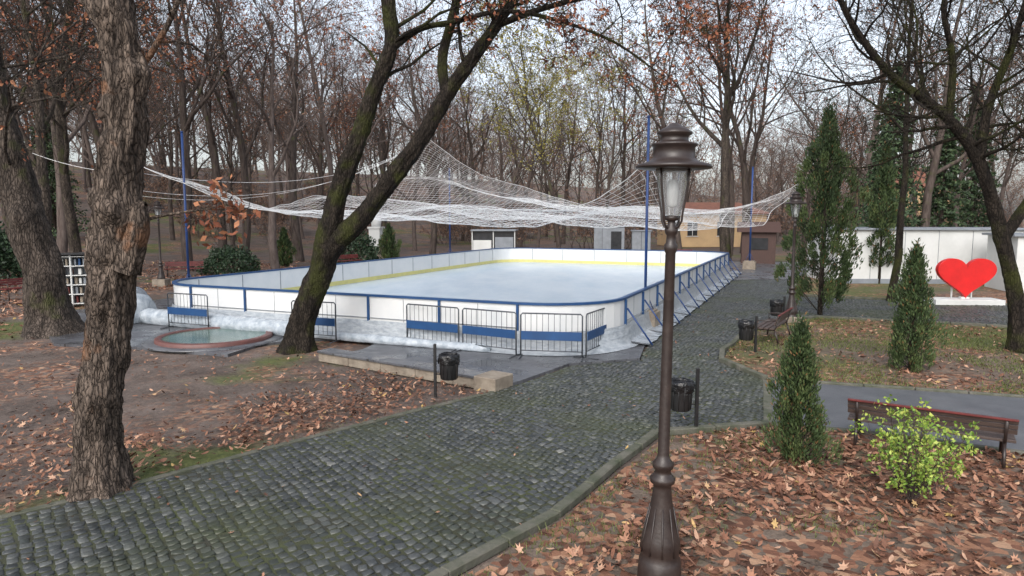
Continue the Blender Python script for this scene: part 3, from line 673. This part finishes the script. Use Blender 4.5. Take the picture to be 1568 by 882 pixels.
coll=[]
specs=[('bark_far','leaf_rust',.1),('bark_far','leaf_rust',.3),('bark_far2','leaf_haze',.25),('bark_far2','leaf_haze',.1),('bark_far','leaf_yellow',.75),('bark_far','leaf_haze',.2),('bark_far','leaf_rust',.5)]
for i,(bk,lf,lp) in enumerate(specs):
    random.seed(100+i); t=Tree(bk,lf,lp,.13 if i==4 else .1,2); t.minr=.009
    H=U(19,24)
    t.grow(Vector((0,0,-.3)),Vector((U(-.06,.06),U(-.06,.06),1)).normalized(),U(.26,.36),H,0,4,[10,6,5,4],trop=.1,wob=.3,angle=(28,58),first=.28 if i%2 else .36)
    coll.append(t.mesh('bare_tree_mesh_%d'%i))
farv=[]
for i in range(3):
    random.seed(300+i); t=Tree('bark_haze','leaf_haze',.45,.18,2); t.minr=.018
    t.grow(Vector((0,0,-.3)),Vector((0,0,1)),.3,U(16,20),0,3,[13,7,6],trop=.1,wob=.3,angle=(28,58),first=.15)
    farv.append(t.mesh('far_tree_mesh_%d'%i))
def conifer(H,Rm,seed,mk='leaf_conif',n=2600,ls=.3):
    random.seed(seed); t=Tree('bark_far',mk,1,ls); t.tube([(0,0,-.2),(0,0,H*.5),(0,0,H)],[H*.018,H*.01,.02],'bark_far',8)
    nb=int(H*9)
    for k in range(nb):
        f=(k+R())/nb; z=H*(.1+.88*f); rm=Rm*(1-f)**.8*U(.55,1.15)+.15; a=k*2.4+U(-.3,.3); tip=Vector((rm*math.cos(a),rm*math.sin(a),z-rm*.3)); b0=Vector((0,0,z))
        t.tube([b0,tip],[.03,.008],'bark_far',3,cap=False)
        for _ in range(int(n/nb)):
            q=b0.lerp(tip,R()**.6)+Vector((U(-1,1),U(-1,1),U(-1.2,.3)))*.22*(.5+rm*.4); t.leafq(q,ls)
    return t.mesh('conifer_mesh')
con=[conifer(14,2.6,5,n=9000,ls=.13),conifer(11,2.0,9,n=7000,ls=.12)]

forest=bpy.data.objects.new('distant_forest',None); C.objects.link(forest)
random.seed(21)
placed=[]
def ok(x,y,md):
    for (a,c) in placed:
        if (a-x)**2+(c-y)**2<md*md: return False
    return True
def place(me,x,y,s,par=forest,name='tree',rz=None):
    o=bpy.data.objects.new(name,me); o.location=(x,y,hh(x,y)-.05); o.rotation_euler=(U(-.03,.03),U(-.03,.03),U(0,6.28) if rz is None else rz); o.scale=(s,s,s*U(.92,1.1)); C.objects.link(o); 
    if par: o.parent=par
    placed.append((x,y)); return o
mids=[(-19.5,41,0,1.0),(-24,36,3,.9),(-28,30,5,1.),(-15.5,50,6,.95),(-22,52,6,1.),(-7,60,6,.85),(21,62,6,1.),(13.8,56,1,.9),(4.2,60,4,.78),(-1,58,4,.62),(9,64,4,.7),(2,54,4,.5),(27,45,5,.9),(33,38,2,.95),(29,56,3,1.),(38,50,0,1.),(-31,40,1,1.1),(-36,29,3,1.),(24,70,6,.9),(-3,70,5,.8),(36,31,1,.9),(18.5,58,6,.8)]
for x,y,i,s in mids: place(coll[i],x,y,s,None,'bare_tree')
cnt=0
for tr in range(9000):
    if cnt>=145: break
    y=U(42,125); x=U(-.88,.88)*y
    if y<60 and -14<x<24: continue
    if x>0 and R()<.25: continue
    if 17<x<28 and y<80: continue
    if not ok(x,y,4.4 if x<0 else 4.6): continue
    i=random.choice([0,2,3,5,6,0,2,5,1,6] if x<-5 else [0,2,3,6,1,5,6,2]); place(coll[i],x,y,U(.68,.98)*(.86 if x>-10 else .95)); cnt+=1
cnt=0
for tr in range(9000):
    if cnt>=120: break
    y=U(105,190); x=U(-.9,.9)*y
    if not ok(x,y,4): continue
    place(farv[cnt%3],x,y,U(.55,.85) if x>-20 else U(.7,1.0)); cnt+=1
for (x,y,k,s) in [(25,46,0,1.0),(30,48,1,1.1),(22.5,42,1,.75),(39,58,0,1.),(-40,60,0,1.)]: place(con[k],x,y,s,None,'conifer_tree')

# near trees ------------------------------------------------
def smooth_path(pts,rad,step):
    P=[Vector(p) for p in pts]; out=[];ro=[]
    for i in range(len(P)-1):
        p0=P[max(0,i-1)];p1=P[i];p2=P[i+1];p3=P[min(len(P)-1,i+2)]; n=max(1,int((p2-p1).length/step))
        for k in range(n):
            t=k/n; q=.5*((2*p1)+(p2-p0)*t+(2*p0-5*p1+4*p2-p3)*t*t+(3*p1-p0-3*p2+p3)*t**3); out.append(q); ro.append(rad[i]*(1-t)+rad[i+1]*t)
    out.append(P[-1]); ro.append(rad[-1]); return out,ro
def bark_tube(t,pts,rad,k,step=.05,n=40,amp=.1,flare=True,knots=()):
    P,Rr=smooth_path(pts,rad,step); v=[]; prev=None
    for i,p in enumerate(P):
        tt=(P[min(i+1,len(P)-1)]-P[max(0,i-1)]).normalized()
        x=Vector((1,0,0)) if prev is None else prev; x=(x-tt*x.dot(tt)).normalized(); prev=x; y=tt.cross(x)
        for j in range(n):
            a=2*math.pi*j/n; cx,cy=math.cos(a),math.sin(a); h=p.z
            r=Rr[i]; d=noise.noise(Vector((cx*1.2,cy*1.2,h*.9)))*1.1
            rid=abs(noise.noise(Vector((cx*r*16,cy*r*16,h*2.2))))*1.6-.4+abs(noise.noise(Vector((cx*r*34,cy*r*34,h*6))))*.9
            rr=r*(1+amp*1.3*d)+amp*.26*rid*min(1,r/.2)
            if flare and h<.7: rr*=1+.5*((.7-h)/.7)**2*(.6+.6*noise.noise(Vector((cx*2.,cy*2.,0)))+.3)
            for (ka,kz,ks,kr) in knots:
                da=math.atan2(math.sin(a-ka),math.cos(a-ka)); g_=math.exp(-((da*r/kr)**2+((h-kz)/kr)**2)); rr+=ks*g_
            q=p+(x*cx+y*cy)*rr; v.append(tuple(q))
    f=[[i*n+j,i*n+(j+1)%n,(i+1)*n+(j+1)%n,(i+1)*n+j] for i in range(len(P)-1) for j in range(n)]
    t.add(v,f,k,True); return P,Rr
def limb_twigs(t,pts,rad,K,L,lvl=1,mx=4,ch=(0,5,5,4),trop=.03,first=.2,angle=(35,70),wob=.3):
    P,Rr=smooth_path(pts,rad,.3); D=[(P[min(i+1,len(P)-1)]-P[max(0,i-1)]).normalized() for i in range(len(P))]
    n=len(P)-1
    for j in range(K):
        tt=min(.99,first+(1-first)*(j+R())/K); i=int(tt*n); q=P[i]; dd=D[i]
        az=dd.orthogonal().normalized(); az.rotate(Matrix.Rotation(U(0,6.283),3,dd)); an=math.radians(U(*angle))
        t.grow(q,(dd*math.cos(an)+az*math.sin(an)).normalized(),max(.012,min(.05,Rr[i]*.45)),L*U(.6,1.2),lvl,mx,list(ch),trop,wob,angle,(9,6,5,4,3,3))
random.seed(3)
t=Tree('bark_near','leaf_rust',.12,.05); t.minr=.003
p=[(-4.85,7.8,-.1),(-4.83,7.8,.8),(-4.72,7.8,1.7),(-4.5,7.8,3.1),(-4.33,7.8,4.6),(-4.42,7.8,5.9),(-4.35,7.9,8.5),(-4.2,7.9,11)]; r=[.25,.22,.215,.235,.2,.21,.18,.12]
bark_tube(t,p,r,'bark_near',.03,64,.18,knots=[(-1.4,3.3,.1,.14),(-.3,4.75,.1,.12),(-2.4,4.2,-.07,.12),(-1.2,2.0,-.07,.12),(-1.9,5.4,.06,.12),(-1.1,1.15,.05,.14),(-1.6,2.65,-.06,.1),(-.1,3.2,.12,.16),(-2.9,3.4,.08,.12)])
bark_tube(t,[(-4.38,7.72,2.6),(-4.22,7.7,3.0),(-4.17,7.7,3.3),(-4.1,7.7,3.35)],[.14,.12,.085,.03],'bark_near',.03,28,.18,flare=False)
bark_tube(t,[(-4.3,7.75,4.4),(-4.12,7.75,4.75),(-4.13,7.75,5.0)],[.13,.11,.04],'bark_near',.03,24,.16,flare=False)
for q,d,rr,L in [((-4.2,7.75,3.15),(.75,.1,.45),.02,1.1),((-4.3,7.8,4.7),(.6,.4,.6),.04,2.4),((-4.45,7.8,5.2),(-.7,-.1,.6),.04,2.6),((-4.4,7.8,5.9),(.7,-.2,.5),.05,3.),((-4.35,7.8,6.8),(-.6,.5,.5),.07,3),((-4.35,7.8,7.2),(.6,.5,.5),.07,3)]:
    t.grow(Vector(q),Vector(d).normalized(),rr,L,1,4,[0,6,5,4],0.02,.35,(30,70))
t.obj('park_tree')
random.seed(5)
t=Tree('bark_big','leaf_rust',.1,.06); t.minr=.005
p=[(-12.7,18.8,-.1),(-12.9,18.8,1.2),(-13.3,18.8,3.2),(-13.9,18.8,6),(-14.2,18.8,9),(-14.3,18.8,13)]; r=[.58,.5,.45,.42,.34,.22]
bark_tube(t,p,r,'bark_big',.06,56,.16,knots=[(-1.3,3.2,.12,.25)])
limb_twigs(t,p,r,16,5,ch=(0,7,6,4),first=.33,trop=.02); t.obj('park_tree')
random.seed(8)
t=Tree('bark_dark','leaf_rust',.12,.05); t.minr=.005
a_=[(-5.2,16.4,-.1),(-5.0,16.4,.9),(-4.5,16.4,2.3),(-4.12,16.4,3.8),(-3.28,16.4,6.0),(-2.82,16.4,7.2),(-2.9,16.4,8.3),(-3.3,16.3,10.5)]; ra=[.33,.29,.27,.22,.18,.165,.15,.08]
b1=[(-4.72,16.4,1.8),(-4.3,16.38,2.5),(-3.49,16.35,3.3),(-2.22,16.3,4.94),(-1.44,16.3,6.14),(-.36,16.2,7.6),(.3,16.1,8.6),(1.2,16,10)]; rb=[.22,.24,.22,.18,.17,.13,.1,.06]
c1=[(-1.5,16.3,6.0),(-1.62,16.4,6.9),(-1.3,16.5,8.2),(-1.0,16.5,10)]; rc=[.13,.12,.1,.05]
d1=[(-2.8,16.4,7.1),(-2.1,16.2,7.5),(-1.2,15.9,7.6),(-.2,15.7,7.75),(1.0,15.5,7.5),(2.2,15.3,7.0),(3.2,15.2,6.3)]; rd=[.08,.065,.055,.05,.04,.03,.012]
e1=[(-.3,16.2,7.6),(.8,15.9,7.9),(2.2,15.6,8.1),(3.6,15.5,8.0)]; re=[.08,.06,.045,.02]
bark_tube(t,a_,ra,'bark_dark',.05,44,.16); bark_tube(t,b1,rb,'bark_dark',.05,40,.15,flare=False); bark_tube(t,c1,rc,'bark_dark',.08,20,.12,flare=False)
bark_tube(t,d1,rd,'bark_dark',.1,12,.08,flare=False); bark_tube(t,e1,re,'bark_dark',.1,12,.08,flare=False)
limb_twigs(t,a_,ra,9,2.6,first=.6); limb_twigs(t,b1,rb,9,2.4,first=.55); limb_twigs(t,c1,rc,6,2.2,first=.4); limb_twigs(t,d1,rd,14,1.5,first=.25); limb_twigs(t,e1,re,9,1.5,first=.2)
t.obj('forked_tree')
random.seed(12)
t=Tree('bark_dark',None); t.minr=.004
a_=[(12.1,16,-.1),(11.9,16,1.2),(11.4,16,2.9),(10.7,15.9,4.5),(9.8,15.8,5.5),(8.4,15.6,6.4),(7.3,15.4,7.6),(6.6,15.2,9)]; ra=[.21,.17,.155,.13,.1,.08,.06,.03]
b1=[(10.75,15.9,4.4),(10.9,16,5.6),(11.4,16,7.2),(11.8,16,9)]; rb=[.1,.09,.07,.04]
c1=[(9.9,15.8,5.4),(9.8,15.6,6.6),(9.4,15.4,7.8),(9.6,15.3,9.3)]; rc=[.08,.07,.055,.03]
d1=[(11.5,16,2.7),(12.3,16,4.2),(12.9,16,6.2),(13.2,16,8.6)]; rd=[.12,.1,.08,.05]
for P_,R_2 in((a_,ra),(b1,rb),(c1,rc),(d1,rd)): bark_tube(t,P_,R_2,'bark_dark',.07,26,.14,flare=P_ is a_)
limb_twigs(t,a_,ra,24,2.8,first=.42,ch=(0,6,6,4)); limb_twigs(t,b1,rb,12,2.8); limb_twigs(t,c1,rc,10,2.4); limb_twigs(t,d1,rd,12,2.8)
t.obj('leaning_tree')
random.seed(15)
t=Tree('bark_dark','leaf_rust',.1,.06); t.minr=.006
t.grow(Vector((14.5,26,0)),Vector((.02,0,1)),.15,13,0,4,[12,6,5,4],first=.4,angle=(35,65)); t.obj('park_tree')
random.seed(16)
t=Tree('bark_big','leaf_rust',.45,.09); t.minr=.008
t.grow(Vector((15.7,50,0)),Vector((0,0,1)),.42,20,0,4,[12,7,6,4],first=.4,angle=(35,65)); t.obj('park_tree')
random.seed(18)
t=Tree('bark_big','leaf_rust',.35,.07); t.minr=.006
t.grow(Vector((-18,26,0)),Vector((0,0,1)),.24,15,0,4,[13,7,5,4],first=.3,angle=(35,65)); t.obj('park_tree')
random.seed(19)
t=Tree('bark_big','leaf_rust',.45,.08); t.minr=.006
t.grow(Vector((-21,33,0)),Vector((.05,0,1)),.28,17,0,4,[13,7,5,4],first=.3,angle=(35,65)); t.obj('park_tree')

def thuja(x,y,H,Rm,seed,n=9000,gap=.06,trunk=.04,s=.05,rough=.3,ncl=1.):
    random.seed(seed); t=Tree('bark_big','leaf_thuja',1,s)
    t.tube([(0,0,-.05),(U(-.02,.02),0,H*.5),(0,0,H*.97)],[trunk,trunk*.6,.006],'bark_big',8)
    nc=int((70+H*16)*ncl); cl=[]
    for k in range(nc):
        f=(k+R())/nc; z=H*(gap+(1-gap)*f); rm=Rm*(math.sin(math.pi*min(1,(f*.82+.2)))**.75)*(1-f*.35)*(1 if f<.9 else (1-f)*8+.2)
        rm*=1+rough*noise.noise(Vector((f*5,seed,0)))*1.5
        a=k*2.4+U(-.4,.4); rm*=1+rough*noise.noise(Vector((math.cos(a)*1.5,math.sin(a)*1.5,f*6+seed))); rr=rm*U(.35,1.12); cl.append((rr*math.cos(a),rr*math.sin(a),z,U(.07,.15)*(Rm/.4)**.5,U(-.25,.25)))
        t.tube([(0,0,max(.05,z-rr*.9)),(rr*math.cos(a)*.9,rr*math.sin(a)*.9,z)],[.012,.004],'bark_big',4,cap=False)
    for k in range(n):
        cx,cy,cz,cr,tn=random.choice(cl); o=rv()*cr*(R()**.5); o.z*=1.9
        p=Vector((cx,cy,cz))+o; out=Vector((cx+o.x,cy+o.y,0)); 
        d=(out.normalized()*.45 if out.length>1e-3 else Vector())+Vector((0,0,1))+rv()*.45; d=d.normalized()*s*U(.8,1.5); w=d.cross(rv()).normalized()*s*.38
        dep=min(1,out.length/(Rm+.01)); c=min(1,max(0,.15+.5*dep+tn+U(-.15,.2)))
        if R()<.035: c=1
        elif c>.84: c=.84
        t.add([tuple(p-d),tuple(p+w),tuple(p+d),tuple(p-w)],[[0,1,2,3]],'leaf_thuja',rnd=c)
    return t.obj('thuja_tree',(x,y,0))
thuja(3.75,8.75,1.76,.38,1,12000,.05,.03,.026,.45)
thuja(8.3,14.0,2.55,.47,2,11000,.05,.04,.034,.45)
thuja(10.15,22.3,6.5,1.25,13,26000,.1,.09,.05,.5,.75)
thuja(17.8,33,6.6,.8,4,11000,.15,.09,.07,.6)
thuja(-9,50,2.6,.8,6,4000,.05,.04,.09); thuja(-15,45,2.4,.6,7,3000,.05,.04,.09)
def shrub(x,y,H,Rm,seed,leaf,n,s,name='shrub',stems=14):
    random.seed(seed); t=Tree('bark_far',leaf,1,s); tips=[]
    for k in range(stems):
        a=U(0,6.28); q=Vector((0,0,0)); d=Vector((math.cos(a)*.45,math.sin(a)*.45,1)).normalized(); P=[q.copy()]
        for i in range(5): d=(d+rv()*.25).normalized(); q=q+d*H/5*U(.7,1.05); P.append(q.copy()); tips.append(q.copy()) if i>1 else None
        t.tube(P,[.01,.008,.007,.005,.004,.003],'bark_far',5,cap=False)
        for i in range(2,6):
            for _ in range(3):
                e=P[i]+rv()*Rm*.35; t.tube([P[i-1],e],[.004,.002],'bark_far',3,cap=False); tips.append(e)
    for k in range(n):
        q=random.choice(tips)+rv()*Rm*.16*R()**.5; t.leafq(q,s)
    return t.obj(name,(x,y,hh(x,y)))
shrub(4.5,7.4,1.1,.45,4,'leaf_lime',2600,.024,'lime_green_shrub',16)
def bush(x,y,rx,h,seed,n=5000,s=.07,name='round_bush'):
    random.seed(seed); t=Tree('bark_far','leaf_bush',1,s)
    for k in range(8): a=U(0,6.28); t.tube([(0,0,0),(rx*.5*math.cos(a),rx*.5*math.sin(a),h*.6)],[.03,.01],'bark_far',4)
    for k in range(n):
        v=rv(); v.z=abs(v.z); rr=(.75+.3*R())*(1+.22*noise.noise(v*2.5+Vector((seed,0,0)))); p=Vector((v.x*rx*rr,v.y*rx*rr,v.z*h*rr)); t.leafq(p,s)
    return t.obj(name,(x,y,hh(x,y)))
bush(-16.3,39.5,1.6,1.5,1); bush(-34,42,3,3.5,2,7000,.12); bush(-28,36,2.5,2.8,3,7000,.11); bush(-11.5,49,2,2.2,4,4000,.1); bush(26,40,2,1.3,5,4000,.1)
bush(30,27,1.8,1.6,7,4000,.08)

belt=bpy.data.objects.new('distant_undergrowth',None); C.objects.link(belt)
random.seed(33)
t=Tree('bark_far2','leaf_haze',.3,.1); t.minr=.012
for k in range(12):
    a=U(0,6.28); t.grow(Vector((U(-1.5,1.5),U(-1.5,1.5),0)),Vector((math.cos(a)*.4,math.sin(a)*.4,1)).normalized(),.035,U(2.5,4.5),1,3,[0,6,5,4],.05,.3,(25,55))
ug=t.mesh('undergrowth_mesh')
for k in range(95):
    y=U(66,130); x=U(-.9,.9)*y
    if 15<x<30 and y<82: continue
    o=place(ug,x,y,U(.7,1.3),belt,'thicket')

# ------------------------------------------------------------------ light, sky, camera
w=bpy.data.worlds.new('World'); bpy.context.scene.world=w; w.use_nodes=True; nt=w.node_tree; L=nt.links.new
bg=nt.nodes['Background']; sk=nn(nt,'ShaderNodeTexSky'); sk.sky_type='NISHITA'; sk.sun_disc=False
el,az=math.radians(42),math.radians(200)
sk.sun_elevation=el; sk.sun_rotation=az; sk.dust_density=4; sk.air_density=1.0
hs=nn(nt,'ShaderNodeHueSaturation'); hs.inputs['Saturation'].default_value=.42; hs.inputs['Value'].default_value=2.15
L(sk.outputs[0],hs.inputs['Color']); L(hs.outputs[0],bg.inputs[0]); bg.inputs[1].default_value=.145
sd=bpy.data.lights.new('overcast_sun','SUN'); sd.energy=.5; sd.angle=math.radians(35); sd.color=(1,.98,.96)
so=bpy.data.objects.new('overcast_sun',sd); C.objects.link(so)
dv=Vector((math.sin(az)*math.cos(el),math.cos(az)*math.cos(el),math.sin(el)))
so.rotation_euler=dv.to_track_quat('Z','Y').to_euler()
cam=bpy.data.cameras.new('camera'); co=bpy.data.objects.new('camera',cam); C.objects.link(co)
co.location=(0,0,3.2); co.rotation_euler=(math.radians(90-5.9),0,0); cam.lens=24; cam.sensor_width=36; cam.clip_end=1500
bpy.context.scene.camera=co
bpy.context.scene.view_settings.view_transform='Standard'; bpy.context.scene.view_settings.look='None'
